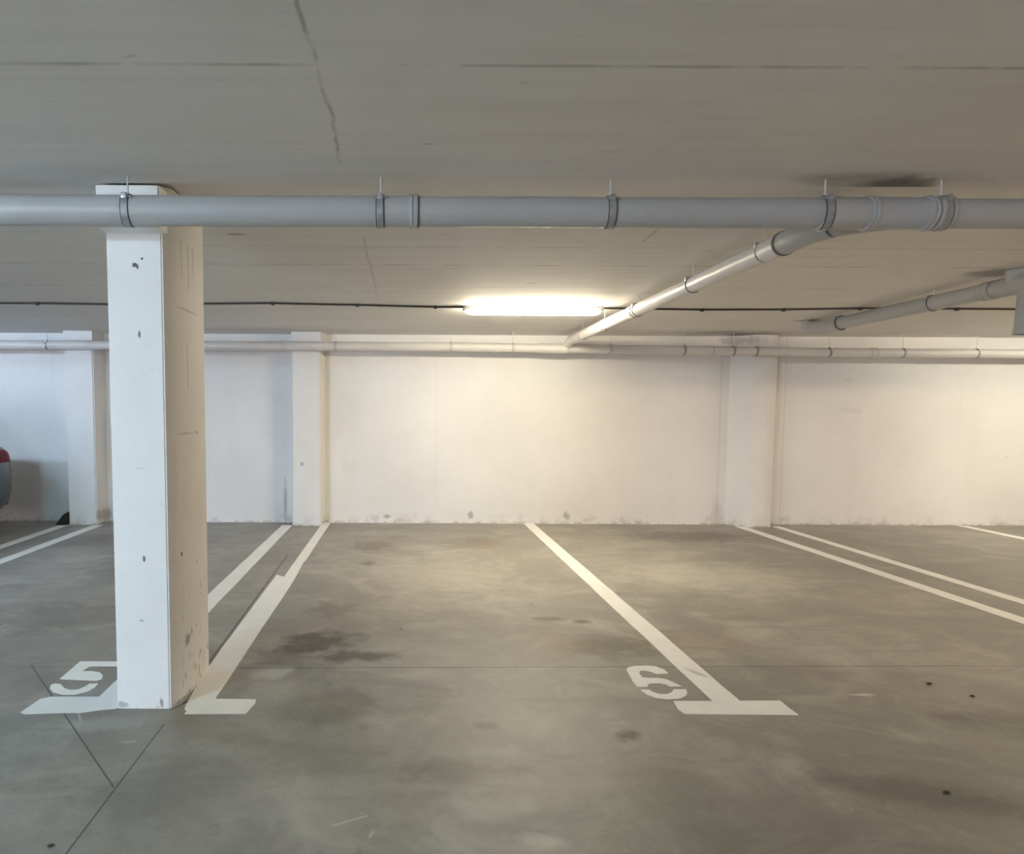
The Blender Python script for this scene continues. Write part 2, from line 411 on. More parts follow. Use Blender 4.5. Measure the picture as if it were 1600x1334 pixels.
# ------------------------------------------------------------------ pillars
def pilaster(pts, zt, cap, label, x):
    t = thing('wall_pillar', label, 'pillar', (x, WY, 0), 'pillars projecting from the back wall')
    bm = bmesh.new(); prism(bm, pts, 0.0, zt)
    es = [e for e in bm.edges if abs(e.verts[0].co.z - e.verts[1].co.z) > 1 and min(e.verts[0].co.y, WY - .02) < WY - .05]
    bmesh.ops.bevel(bm, geom=es, offset=0.012, segments=2, affect='EDGES')
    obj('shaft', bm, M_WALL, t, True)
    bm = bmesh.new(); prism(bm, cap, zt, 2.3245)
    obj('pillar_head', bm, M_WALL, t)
    return t
y0 = WY
pilaster([(-4.03, y0), (-4.03, 8.30), (-3.69, 8.30), (-3.67, y0)], 2.21, [(-4.03, y0), (-4.03, 8.285), (-3.685, 8.285), (-3.66, y0)],
         'white pillar projecting from the back wall at left, beside the car', -3.85)
pilaster([(-1.322, y0), (-1.322, 8.30), (-0.985, 8.30), (-0.955, y0)], 2.21, [(-1.322, y0), (-1.322, 8.285), (-0.97, 8.285), (-0.94, y0)],
         'white pillar on the back wall just right of the free-standing column', -1.15)
pilaster([(4.03, y0), (4.19, 8.37), (4.26, 8.335), (4.46, 8.335), (4.51, 8.37), (4.56, y0)], 2.20, [(4.05, y0), (4.21, 8.40), (4.28, 8.36), (4.46, 8.36), (4.52, 8.40), (4.57, y0)],
         'white pillar with slanted flanks on the back wall at right', 4.35)

t = thing('concrete_column', 'free-standing white concrete column at left with chipped beige flank', 'column', (-1.19, 3.4, 0))
bm = bmesh.new()
prism(bm, [(-1.327, 3.15), (-1.080, 3.15), (-1.042, 3.20), (-1.038, 3.655), (-1.327, 3.655)], 0.0, 2.39)
es = [e for e in bm.edges if abs(e.verts[0].co.z - e.verts[1].co.z) > 1]
bmesh.ops.bevel(bm, geom=es, offset=0.005, segments=2, affect='EDGES')
obj('shaft', bm, M_PILLAR, t, True)
bm = bmesh.new()
prism(bm, [(-1.325, 3.045), (-1.05, 3.045), (-1.05, 3.1499), (-1.325, 3.1499)], 2.183, 2.359)
bmesh.ops.bevel(bm, geom=[e for e in bm.edges if abs(e.verts[0].co.z - e.verts[1].co.z) > .1], offset=0.006, segments=2, affect='EDGES')
obj('bracket', bm, M_PILLAR, t, label='projecting concrete block at the top of the column')

# ------------------------------------------------------------------ pipes
def clamp(parent, c, ax, r, ztop, tilt=0.0, w=0.026, mat=None, bolt=True, side=-1):
    """pipe clamp round c with axis ax hung on a rod from the ceiling at ztop"""
    c = Vector(c); ax = Vector(ax).normalized()
    ax = (Matrix.Rotation(tilt, 3, 'Z') @ ax)
    bm = bmesh.new(); lathe(bm, c - ax * w / 2, ax, [(0, r + .001), (0, r + .0055), (w, r + .0055), (w, r + .001)], 40, True)
    k = obj('pipe_clamp', bm, mat or M_GALV, parent, True)
    bm = bmesh.new(); lathe(bm, c - ax * (w / 2 + .004), ax, [(0, r - .001), (0, r + .0035), (w + .008, r + .0035), (w + .008, r - .001)], 40, True)
    obj('rubber_lining', bm, M_SEAL, k, True)
    if bolt:
        d = Vector((0, 0, 1)).cross(ax).normalized() * side
        q = c + d * (r * 0.80) + Vector((0, 0, r * 0.72))
        bm = bmesh.new()
        box(bm, q.x - .011, q.y - .011, q.z - .010, q.x + .011, q.y + .011, q.z + .014, .002)
        tube(bm, [q - ax * .026, q + ax * .026], .0045, 10)
        obj('bolt', bm, M_GALV, k, True)
    bm = bmesh.new(); tube(bm, [(c.x, c.y, c.z + r + .002), (c.x, c.y, ztop)], .0034, 10)
    tube(bm, [(c.x, c.y, c.z + r + .002), (c.x, c.y, c.z + r + .014)], .0065, 10)
    obj('hanger_rod', bm, M_ROD, k, True)
    return k

def collar(parent, c, ax, r, w=.045, grooves=True, mat=None):
    c = Vector(c); ax = Vector(ax).normalized()
    bm = bmesh.new()
    prof = [(0, r + .0005), (0, r + .006), (w * .35, r + .0075), (w * .45, r + .003), (w * .55, r + .003), (w * .65, r + .0075), (w, r + .006), (w, r + .0005)]
    lathe(bm, c - ax * w / 2, ax, prof, 40, True)
    k = obj('coupling', bm, mat or M_PIPE, parent, True)
    if grooves:
        bm = bmesh.new(); lathe(bm, c + ax * (w / 2), ax, [(0, r + .0005), (0, r + .004), (.005, r + .004), (.005, r + .0005)], 40, True)
        obj('seal', bm, M_SEAL, k, True)
    return k

# main pipe under the edge of the front ceiling
PY, PR = 2.93, 0.0615
def pz(x): return 2.2195 + (x + 1.6) * 0.0012
t = thing('drain_pipe', 'thick grey drain pipe running across the picture in front of the column', 'pipe', (0.5, PY, pz(.5)))
bm = bmesh.new()
tube(bm, [(XL, PY, pz(XL)), (0.040, PY, pz(.04))], PR, 48)
obj('pipe_length', bm, M_PIPE, t, True)
bm = bmesh.new(); tube(bm, [(0.040, PY, pz(.04)), (1.74, PY, pz(1.74))], PR - .0012, 48)
obj('pipe_length', bm, M_PIPE, t, True)
bm = bmesh.new(); tube(bm, [(2.22, PY, pz(2.2)), (XR, PY, pz(XR))], PR - .0022, 48)
obj('pipe_length', bm, M_PIPE, t, True)
# branch fitting (Y tee)
bm = bmesh.new()
tube(bm, [(1.72, PY, pz(1.7)), (1.725, PY, pz(1.7)), (1.80, PY, pz(1.8)), (1.81, PY, pz(1.8)), (2.19, PY, pz(2.2)), (2.20, PY, pz(2.2)), (2.25, PY, pz(2.2)), (2.255, PY, pz(2.2))],
     [.063, .0665, .0665, .0635, .0635, .068, .068, .063], 48)
tube(bm, [(2.12, PY + .01, pz(2.1) + .004), (2.03, 3.11, 2.248), (1.985, 3.235, 2.260)], .056, 40)
obj('branch_fitting', bm, M_PIPE, t, True)
collar(t, (0.042, PY, pz(0)), (1, 0, 0), PR, .034)
collar(t, (1.925, PY, pz(1.9)), (1, 0, 0), PR + .001, .030, False)
collar(t, (2.165, PY, pz(2.1)), (1, 0, 0), PR + .001, .030)
for x, tilt, sd in ((-1.140, .10, -1), (-0.093, -.03, -1), (0.858, -.10, -1), (1.745, -.16, -1), (2.225, -.14, -1), (-2.3, 0, -1), (3.3, 0, -1)):
    clamp(t, (x, PY, pz(x)), (1, 0, 0), PR + (.004 if x > 1.7 and x < 2.3 else 0), 2.361, tilt)

# pale branch pipe running back to the wall
def bz(y): return 2.262 - (y - 3.6) * 0.0095
t = thing('branch_pipe', 'pale branch pipe right of the lamp, running from the main pipe to the back wall', 'pipe', (1.95, 5.8, bz(5.8)))
BR = .052
bm = bmesh.new(); tube(bm, [(1.95, 3.50, bz(3.5)), (1.95, 8.06, bz(8.06)), (1.945, 8.13, bz(8.1) - .02), (1.935, 8.19, bz(8.1) - .045)], BR, 40)
obj('pipe_length', bm, M_PIPE2, t, True)
bm = bmesh.new(); tube(bm, [(1.95, 3.62, bz(3.6)), (1.95, 3.54, bz(3.5)), (1.951, 3.45, 2.263), (1.957, 3.37, 2.264), (1.981, 3.246, 2.2612)], [BR + .008, BR + .008, BR + .006, BR + .005, BR + .006], 40)
obj('elbow', bm, M_PIPE, t, True, label='grey elbow joining the main pipe')
bm = bmesh.new(); tube(bm, [(1.95, 3.60, bz(3.6)), (1.95, 3.78, bz(3.7))], BR + .006, 40)
k = obj('coupling', bm, M_PIPE2, t, True)
bm = bmesh.new(); lathe(bm, (1.95, 3.595, bz(3.6)), (0, 1, 0), [(0, BR), (0, BR + .011), (.02, BR + .011), (.02, BR)], 40, True)
obj('seal', bm, M_SEAL, k, True)
for y in (3.80, 4.72, 5.80):
    clamp(t, (1.95, y, bz(y)), (0, 1, 0), BR, 2.405 - (y - 3.02) * .01462 + .001, 0, .016, M_PIPE2, True, 1)
bm = bmesh.new(); lathe(bm, (1.95, 5.86, bz(5.86)), (0, 1, 0), [(0, BR), (0, BR + .006), (.09, BR + .006), (.09, BR)], 40, True)
obj('coupling', bm, M_PIPE2, t, True)
for y in (6.75, 7.55):
    clamp(t, (1.95, y, bz(y)), (0, 1, 0), BR, 2.405 - (y - 3.02) * .01462 + .001, 0, .014, M_PIPE2, False)

# long pale pipe along the back wall
WPY, WPR = 8.222, .052
def wz(x):
    return 2.149 if x < 0.5 else 2.149 - (x - .5) * .0095 if x < 5.2 else 2.1045 - (x - 5.2) * .002
t = thing('wall_pipe', 'long pale pipe running along the top of the back wall', 'pipe', (0, WPY, 2.149))
xs = [XL, 0.5, 1.5, 2.5, 3.5, 4.5, 5.2, XR]
for a, b in ((XL, -1.40), (-1.40, 1.10), (1.10, 3.62), (3.62, 5.55), (5.55, XR)):
    pts = [a] + [x for x in xs if a < x < b] + [b]
    bm = bmesh.new(); tube(bm, [(x, WPY, wz(x)) for x in pts], WPR, 36)
    obj('pipe_length', bm, M_PIPE2, t, True)
for x in (-1.40, 1.10, 3.62, 5.55):
    collar(t, (x, WPY, wz(x)), (1, 0, 0), WPR, .06, x > 3, M_PIPE2)
for x in (-7.0, -5.6, -4.19, -2.6, -0.79, 0.57, 1.3, 2.45, 3.32, 3.90, 4.17, 5.03, 5.90, 6.77, 8.0):
    clamp(t, (x, WPY, wz(x)), (1, 0, 0), WPR, 2.329, .1 if x < -3 else 0, .014, M_PIPE2 if -3.5 < x < 3 else M_GALV, x > 3 or x < -3)
bm = bmesh.new(); tube(bm, [(1.945, WPY - .02, wz(1.9) - .002), (1.90, WPY - .005, wz(1.9) - .004), (1.62, WPY, wz(1.6)), (1.60, WPY, wz(1.6))], [.056, .0585, .0585, .053], 36)
obj('branch_fitting', bm, M_PIPE2, t, True)

# grey pipe at upper right with a down-pointing stub
def rz(y): return 2.278 - (y - 4.6) * 0.0105
t = thing('drain_pipe', 'dim grey pipe slanting under the ceiling at upper right with a short downward stub', 'pipe', (4.2, 5.8, rz(5.8)))
RR = .060
bm = bmesh.new(); tube(bm, [(4.20, 3.9, rz(3.9)), (4.20, 6.75, rz(6.75))], RR, 40)
obj('pipe_length', bm, M_PIPE, t, True)
bm = bmesh.new(); tube(bm, [(4.20, 6.72, rz(6.7)), (4.20, 6.98, rz(7)), (4.20, 7.10, rz(7) + .006), (4.20, 7.19, rz(7) + .03), (4.20, 7.235, 2.30), (4.20, 7.245, 2.344)], [.066, .066, .064, .063, .063, .063], 40)
obj('elbow', bm, M_PIPE, t, True, label='grey elbow turning up into the ceiling')
for y in (6.70, 5.55):
    clamp(t, (4.20, y, rz(y)), (0, 1, 0), RR + (.006 if y > 6.6 else 0), 2.405 - (y - 3.02) * .01462 + .001, 0, .02, None, True, 1)
collar(t, (4.20, 5.02, rz(5.0)), (0, 1, 0), RR, .10, True)
bm = bmesh.new()
tube(bm, [(4.20, 4.93, rz(4.9)), (4.20, 4.42, rz(4.4))], .067, 40)
tube(bm, [(4.20, 4.80, rz(4.8)), (4.20, 4.80, 2.376)], .066, 40)
obj('branch_fitting', bm, M_PIPE, t, True)
bm = bmesh.new()
lathe(bm, (4.15, 4.60, rz(4.6)), (0, 0, -1), [(0, .090), (.10, .092), (.33, .098), (.345, .104), (.355, .104), (.355, .096), (.30, .090), (.02, .08)], 48)
obj('stub', bm, M_PIPE, t, True, label='short grey downward stub pipe')

# ------------------------------------------------------------------ ceiling cable
def cz(y): return 2.405 - (y - 3.02) * .01462
kx = [(-11, 6.42), (-6.0, 6.38), (-3.30, 6.32), (-2.66, 6.36), (-1.16, 6.26), (-.41, 6.33), (.30, 6.42), (.60, 6.42), (1.20, 6.43), (1.79, 6.44), (2.78, 6.50), (3.52, 6.47), (4.17, 6.38), (4.33, 6.37), (5.05, 6.38), (6.4, 6.40), (12.5, 6.42)]
t = thing('ceiling_cable', 'thin dark cable clipped across the ceiling to both sides of the lamp', 'cable', (0, 6.4, 2.35))
for a, b in ((0, 7), (9, 16)):
    pts = [(x, y, cz(y) - .009) for x, y in kx[a:b + 1]]
    dense = []
    for p, q in zip(pts, pts[1:]):
        for j in range(4):
            dense.append(Vector(p).lerp(Vector(q), j / 4))
    dense.append(Vector(pts[-1]))
    bm = bmesh.new(); tube(bm, dense, .0085, 10)
    obj('cable_run', bm, M_CABLE, t, True)
for x, y in kx[2:6] + [(.30, 6.42)] + kx[10:15]:
    bm = bmesh.new(); box(bm, x - .013, y - .022, cz(y) - .026, x + .013, y + .016, cz(y) + .001, .003)
    obj('cable_clip', bm, M_CABLE, t)

# ------------------------------------------------------------------ fluorescent lamps
def lamp_parts(x, y, label, group, mat):
    z = cz(y) if y > 3.02 else 2.36
    t = thing('fluorescent_lamp', label, 'lamp', (x, y, z), group)
    bm = bmesh.new()
    prism_x(bm, [(y - .030, z + .001), (y + .030, z + .001), (y + .040, z - .030), (y - .040, z - .030)], x - .61, x + .61)
    obj('housing', bm, M_HOUS, t)
    bm = bmesh.new()
    n = 16
    rings = []
    for dx, k in ((-.622, .35), (-.612, .62), (-.595, .82), (-.56, .95), (-.50, 1), (.50, 1), (.56, .95), (.595, .82), (.612, .62), (.622, .35)):
        rings.append([bm.verts.new((x + dx, y + .044 * (.6 + .4 * k) * math.cos(PI * i / n), z - .030 - .047 * k * math.sin(PI * i / n))) for i in range(n + 1)])
    for ra, rb in zip(rings, rings[1:]):
        for i in range(n + 1): bm.faces.new((ra[i], ra[(i + 1) % (n + 1)], rb[(i + 1) % (n + 1)], rb[i]))
    bm.faces.new(rings[0]); bm.faces.new(rings[-1][::-1])
    obj('diffuser', bm, mat, t, True)
    for s in (-1, 1):
        bm = bmesh.new()
        xa, xb = (x - .640, x - .612) if s < 0 else (x + .612, x + .640)
        prism_x(bm, [(y - .046, z - .001), (y + .046, z - .001), (y + .046, z - .034), (y + .036, z - .042), (y - .036, z - .042), (y - .046, z - .034)], xa, xb)
        obj('end_cap', bm, M_HOUS, t)
    return t
lp = lamp_parts(1.195, 6.43, 'lit fluorescent lamp under the ceiling in the middle', None, M_TUBE)
def copy_tree(o, parent=None):
    c = o.copy(); COL.objects.link(c)
    c.parent = parent
    for ch in list(o.children): copy_tree(ch, c)
    return c
LAMPS = [  # x, y, colour, strength, label: unseen lamps outside the frame, placed by the light they cast
    (7.7, 6.43, (1.0, 0.94, 0.75), 160.0, 'lit warm fluorescent lamp beyond the right edge of the view'),
    (-5.6, 5.6, (0.56, 0.76, 1.0), 250.0, 'lit cool white fluorescent lamp above the parked car'),
    (-4.3, -1.0, (0.53, 0.86, 1.0), 560.0, 'lit cool white fluorescent lamp behind the viewer at left'),
    (6.8, 1.2, (1.0, 0.755, 0.50), 470.0, 'added warm fluorescent lamp to the right of the viewer')]  # unseen lamp added to brighten and warm the column flank
DAY = 490.0
for i, (x, y, colr, st, lab) in enumerate(LAMPS):
    c = copy_tree(lp); c.location = (x, y, cz(y) if y > 3.02 else 2.36); c['label'] = lab
    for ch in c.children:
        if ch.name.startswith('diffuser'):
            ch.data = ch.data.copy(); ch.data.materials[0] = mat_emit('lit_diffuser', colr, st)

# ------------------------------------------------------------------ parking markings
def marking(name, polys, label, cat, group=None, seed=1, amp=.0025, step=.2):
    bm = bmesh.new()
    for i, p in enumerate(polys): prism(bm, ragged(p, step, amp, seed + i), 0.0, 0.0016)
    o = obj(name, bm, M_PAINT); tag(o, label, cat, group)
    return o
GL = 'painted bay lines on the floor'
marking('parking_line', [[(-1.018, 3.177), (-1.048, 3.55), (-1.055, 4.4), (-1.062, 5.80), (-0.985, 5.72), (-0.985, 8.53), (-0.885, 8.53), (-0.892, 6.36), (-0.90, 6.30), (-0.885, 5.6), (-0.90, 3.262),
         (-0.701, 3.258), (-0.695, 3.215), (-0.714, 3.10), (-0.995, 3.092), (-0.996, 3.13), (-1.01, 3.14)]], 'white T-ended bay line starting beside the foot of the column', 'floor marking', GL, 2)
marking('parking_line', [[(1.52, 8.53), (1.645, 8.53), (1.648, 3.268), (1.845, 3.272), (1.842, 3.20), (1.845, 3.114), (1.318, 3.120), (1.308, 3.17), (1.322, 3.262), (1.512, 3.264)]],
        'white T-ended bay line running forward beside the number 6', 'floor marking', GL, 5)
marking('parking_line', [[(-1.742, 3.250), (-1.703, 3.276), (-1.471, 3.279), (-1.465, 5.0), (-1.452, 8.32), (-1.330, 8.32), (-1.330, 3.66), (-1.329, 3.148), (-1.40, 3.130), (-1.474, 3.100), (-1.60, 3.095), (-1.725, 3.084), (-1.755, 3.10)]],
        'white bay line ending in a bar beside number 5, partly hidden behind the column', 'floor marking', GL, 9)
def ln(x0, x1, ya, yb, w, label, seed):
    marking('parking_line', [[(x0, ya), (x0 + w, ya), (x1 + w, yb), (x1, yb)]], label, 'floor marking', GL, seed)
ln(4.175, 4.085, 3.1, 8.40, .125, 'lower of the two parallel white lines running off the right edge', 20)
ln(4.60, 4.54, 3.1, 8.42, .11, 'upper of the two parallel white lines running off the right edge', 21)
ln(6.92, 6.915, 3.1, 8.54, .12, 'short white line in the far right corner by the wall', 22)
ln(-4.11, -4.13, 3.1, 8.38, .12, 'farther of two parallel white lines at the left edge, ending near the black wedge', 23)
ln(-3.745, -3.725, 3.1, 8.28, .12, 'nearer of two parallel white lines at the left edge, ending at the left wall pillar', 24)
F1 = [(-1.781, 3.75), (-1.50, 3.753), (-1.50, 3.681), (-1.697, 3.679), (-1.704, 3.607), (-1.654, 3.608), (-1.605, 3.592), (-1.57, 3.552), (-1.553, 3.50), (-1.572, 3.478), (-1.77, 3.497)]
F2 = [(-1.778, 3.423), (-1.766, 3.437), (-1.734, 3.432), (-1.686, 3.377), (-1.645, 3.357), (-1.613, 3.365), (-1.594, 3.404), (-1.589, 3.439), (-1.546, 3.442), (-1.541, 3.392), (-1.555, 3.34), (-1.599, 3.302), (-1.659, 3.301), (-1.72, 3.33), (-1.759, 3.376)]
S1 = [(1.225, 3.667), (1.248, 3.703), (1.29, 3.722), (1.356, 3.728), (1.404, 3.717), (1.431, 3.67), (1.435, 3.617), (1.364, 3.607), (1.35, 3.639), (1.322, 3.657), (1.294, 3.652), (1.276, 3.611), (1.275, 3.562), (1.302, 3.551), (1.352, 3.552), (1.39, 3.535), (1.413, 3.493), (1.434, 3.441), (1.376, 3.44), (1.364, 3.471), (1.335, 3.483), (1.29, 3.480), (1.268, 3.462), (1.26, 3.435), (1.207, 3.432), (1.205, 3.50)]
S2 = [(1.208, 3.398), (1.252, 3.398), (1.261, 3.368), (1.282, 3.343), (1.322, 3.342), (1.357, 3.37), (1.38, 3.404), (1.443, 3.404), (1.43, 3.361), (1.406, 3.322), (1.364, 3.290), (1.3, 3.283), (1.251, 3.297), (1.22, 3.339)]
GN = 'stencilled bay numbers'
marking('painted_number', [F1, F2], 'white stencilled number 5 on the floor left of the column', 'floor marking', GN, 31, .0008)
marking('painted_number', [S1, S2], 'white stencilled number 6 on the floor', 'floor marking', GN, 35, .0008)

# ------------------------------------------------------------------ bits on the floor
t = bmesh.new()
v = [t.verts.new(p) for p in ((-4.17, 8.24, 0), (-4.032, 8.24, 0), (-4.032, 8.24, .155), (-4.075, 8.24, .125), (-4.17, 8.40, 0), (-4.032, 8.40, 0), (-4.032, 8.40, .155), (-4.075, 8.40, .125))]
for f in ((0, 1, 2, 3), (4, 7, 6, 5), (0, 4, 5, 1), (1, 5, 6, 2), (2, 6, 7, 3), (3, 7, 4, 0)): t.faces.new([v[i] for i in f])
tag(obj('rubber_wedge', t, M_BLACK), 'small black wedge on the floor against the left wall pillar', 'wedge')
for (x, y, r, lab) in ((2.733, 3.486, .010, 'dark speck of grit on the right floor, the farthest back one'), (2.831, 3.335, .009, 'dark speck of grit on the right floor, the rightmost one'),
                       (2.017, 2.461, .009, 'dark speck of grit on the right floor, the one nearest the viewer'), (-1.12, 2.125, .008, 'dark speck of grit at lower left beside the floor joint')):
    bm = bmesh.new(); bmesh.ops.create_icosphere(bm, subdivisions=2, radius=r)
    for q in bm.verts:
        q.co = Vector((x + q.co.x * 1.3 * random.uniform(.8, 1.2), y + q.co.y * random.uniform(.8, 1.2), r * .45 + q.co.z * .5))
    tag(obj('grit_speck', bm, M_STONE, None, True), lab, 'grit', 'dark specks of grit on the floor')

# ------------------------------------------------------------------ car parked tail to the wall at the left edge
def mat_car():
    g = G('silver_grey_car_paint'); n = g.noise(300, 2)
    c = g.mix(n, (0.10, 0.097, 0.094), (0.13, 0.127, 0.123))
    m = g.out(c, 0.32, 0.55, 0.5); g.b.inputs['Coat Weight'].default_value = 0.6
    return m
M_CAR = mat_car()
M_GLASS = plain('dark_car_glass', (0.02, 0.022, 0.024), 0.08, 0.0, 0.02)
M_TYRE = plain('tyre_rubber', (0.02, 0.02, 0.02), 0.8)
M_RIM = plain('alloy_rim', (0.45, 0.45, 0.46), 0.3, 0.8)
M_RED = plain('red_tail_lamp_lens', (0.17, 0.003, 0.008), 0.4)
M_RED.node_tree.nodes['Principled BSDF'].inputs['Specular IOR Level'].default_value = 0.08
M_CLEAR = plain('headlamp_lens', (0.6, 0.62, 0.64), 0.1)
M_TRIM = plain('black_plastic_trim', (0.03, 0.03, 0.03), 0.6)
CX = -5.315
car = thing('car', 'silver-grey car parked at the left edge with its red tail light toward the back wall', 'car', (CX, 5.9, 0))
# lower body: stations along Y (nose 3.75 .. tail 8.05): (y, halfwidth, z underside, z shoulder, z deck)
ST = [(3.72, .46, .34, .58, .60), (3.76, .64, .27, .66, .68), (3.86, .76, .22, .72, .76), (4.05, .845, .19, .79, .84), (4.4, .885, .18, .86, .92), (4.9, .895, .18, .91, .98), (5.6, .90, .18, .93, .98),
      (6.4, .905, .18, .945, .99), (7.0, .905, .18, .955, 1.00), (7.45, .90, .19, .965, 1.02), (7.65, .893, .21, .965, 1.03), (7.80, .873, .235, .955, 1.03), (7.93, .82, .27, .93, 1.01), (8.00, .72, .31, .89, .97), (8.04, .56, .37, .83, .90)]
def ring(y, w, zu, zs, zd):
    h = zs - zu
    half = [(0, zu), (.70 * w, zu), (.86 * w, zu + .02 * h / .7), (.955 * w, zu + .13 * h), (.99 * w, zu + .30 * h), (w, zu + .50 * h), (.995 * w, zu + .64 * h), (.975 * w, zu + .82 * h), (.955 * w, zu + .93 * h), (.90 * w, zs + .01), (.80 * w, zs + (zd - zs) * .6), (.45 * w, zd - .005), (0, zd)]
    return [(CX + x, y, z) for x, z in half] + [(CX - x, y, z) for x, z in half[-2:0:-1]]
def loft(bm, rings, cap=True):
    vr = [[bm.verts.new(p) for p in r] for r in rings]
    n = len(vr[0])
    for a, b in zip(vr, vr[1:]):
        for k in range(n): bm.faces.new((a[k], a[(k + 1) % n], b[(k + 1) % n], b[k]))
    if cap: bm.faces.new(vr[0][::-1]); bm.faces.new(vr[-1])
    return bm
bm = bmesh.new(); loft(bm, [ring(*s) for s in ST])
body = obj('body', bm, M_CAR, car, True)
# wheel arches cut out of the body
WH = ((4.62, -1), (4.62, 1), (7.20, -1), (7.20, 1))
bm = bmesh.new()
for y in (4.62, 7.20):
    tube(bm, [(CX - 1.1, y, .32), (CX - .66, y, .32)], .365, 40); tube(bm, [(CX + .66, y, .32), (CX + 1.1, y, .32)], .365, 40)
cut = obj('arch_cutter', bm, M_TRIM, car)
md = body.modifiers.new('arches', 'BOOLEAN'); md.object = cut; md.operation = 'DIFFERENCE'; md.solver = 'EXACT'
bpy.context.view_layer.update()
dg = bpy.context.evaluated_depsgraph_get()
nm = bpy.data.meshes.new_from_object(body.evaluated_get(dg)); body.modifiers.clear(); body.data = nm
bpy.data.objects.remove(cut, do_unlink=True)
try: nm.set_sharp_from_angle(angle=math.radians(38))
except Exception: pass
# cabin
CB = [(4.95, .70, .97, .975), (5.25, .715, .97, 1.14), (5.60, .71, .97, 1.33), (5.95, .70, .97, 1.43), (6.5, .70, .97, 1.465), (7.0, .69, .98, 1.455), (7.35, .675, .99, 1.40), (7.60, .655, 1.0, 1.26), (7.80, .64, 1.0, 1.06), (7.86, .63, 1.0, 1.015)]
def cring(y, w, z0, z1, e=0.0):
    h = z1 - z0
    half = [(0, z0 - .04), (w + .06, z0 - .04), (w + .04, z0 + .03 * h), (w, z0 + .30 * h), (w - .07, z0 + .78 * h), (w - .12, z0 + .93 * h), (w - .24, z1 - .01 * h), (0, z1)]
    return [(CX + x, y, z) for x, z in half] + [(CX - x, y, z) for x, z in half[-2:0:-1]]
bm = bmesh.new(); loft(bm, [cring(*s) for s in CB]); obj('cabin', bm, M_CAR, car, True)
def interp(y):
    for a, b in zip(CB, CB[1:]):
        if a[0] <= y <= b[0]:
            f = (y - a[0]) / (b[0] - a[0]); return [a[i] + (b[i] - a[i]) * f for i in (1, 2, 3)]
def sidewin(ya, yb, s, name='side_window'):
    bm = bmesh.new(); n = 8; rows = []
    for i in range(n + 1):
        y = ya + (yb - ya) * i / n; w, z0, z1 = interp(y); h = z1 - z0
        rows.append([bm.verts.new((CX + s * (w + .036 - .02), y, z0 + .10 * h)), bm.verts.new((CX + s * (w + .006), y, z0 + .30 * h)), bm.verts.new((CX + s * (w - .064), y, z0 + .78 * h)), bm.verts.new((CX + s * (w - .095), y, z0 + .87 * h))])
    for a, b in zip(rows, rows[1:]):
        for k in range(3): bm.faces.new((a[k], a[k + 1], b[k + 1], b[k]))
    r = bmesh.ops.extrude_face_region(bm, geom=bm.faces[:])
    for v_ in r['geom']:
        if isinstance(v_, bmesh.types.BMVert): v_.co.x -= s * .03
    obj(name, bm, M_GLASS, car, True)
for s in (-1, 1):
    sidewin(5.45, 6.25, s); sidewin(6.30, 7.00, s); sidewin(7.05, 7.45, s)
def screen(ya, yb, name):
    bm = bmesh.new(); n = 6; rows = []
    for i in range(n + 1):
        y = ya + (yb - ya) * i / n; w, z0, z1 = interp(y); w2 = max(.2, w - .26)
        rows.append([bm.verts.new((CX + x, y, z1 + .006 - abs(x) * .012)) for x in (-w2, -w2 / 2, 0, w2 / 2, w2)])
    for a, b in zip(rows, rows[1:]):
        for k in range(4): bm.faces.new((a[k], a[k + 1], b[k + 1], b[k]))
    r = bmesh.ops.extrude_face_region(bm, geom=bm.faces[:])
    for v_ in r['geom']:
        if isinstance(v_, bmesh.types.BMVert): v_.co.z -= .02
    obj(name, bm, M_GLASS, car, True)
screen(5.05, 5.85, 'windscreen'); screen(7.40, 7.76, 'rear_window')
# tail and head lamps wrap the corners: strips of the body surface pushed out a little
def st_at(y):
    for a, b in zip(ST, ST[1:]):
        if a[0] <= y <= b[0]:
            f = (y - a[0]) / (b[0] - a[0]); return [a[i] + (b[i] - a[i]) * f for i in range(1, 5)]
def wrap(ys, f0, f1, s, name, mat):
    bm = bmesh.new(); rows = []
    for y in ys:
        w, zu, zs, zd = st_at(y); h = zs - zu; prof = [(.64, .995), (.82, .975), (.93, .955), (1.02, .90)]
        r = []
        for j in range(5):
            f = f0 + (f1 - f0) * j / 4
            for (a, wa), (b, wb) in zip(prof, prof[1:]):
                if a <= f <= b + 1e-6: k = wa + (wb - wa) * (f - a) / (b - a); break
            r.append(bm.verts.new((CX + s * (k * w + .008), y + (.004 if y > 6 else -.004), zu + f * h)))
        rows.append(r)
    for a, b in zip(rows, rows[1:]):
        for k in range(4): bm.faces.new((a[k], a[k + 1], b[k + 1], b[k]))
    r = bmesh.ops.extrude_face_region(bm, geom=bm.faces[:])
    for v_ in r['geom']:
        if isinstance(v_, bmesh.types.BMVert): v_.co.x -= s * .03
    obj(name, bm, mat, car, True)
for s in (-1, 1):
    wrap([7.62, 7.72, 7.80, 7.87, 7.93, 7.97, 8.00], .78, .97, s, 'tail_light', M_RED)
    wrap([3.78, 3.84, 3.92, 4.0, 4.1], .66, .95, s, 'headlight', M_CLEAR)
    bm = bmesh.new(); box(bm, CX + s * .90 - .09, 5.40, .98, CX + s * .90 + .09, 5.50, 1.10, .03); box(bm, CX + s * .78 - .06, 5.44, .98, CX + s * .78 + .06, 5.47, 1.01, .005)
    obj('wing_mirror', bm, M_CAR, car, True)
    for y in (6.20, 6.92):
        bm = bmesh.new(); box(bm, CX + s * .885 - .012, y - .08, .84, CX + s * .885 + .022, y + .08, .865, .006); obj('door_handle', bm, M_CAR, car, True)
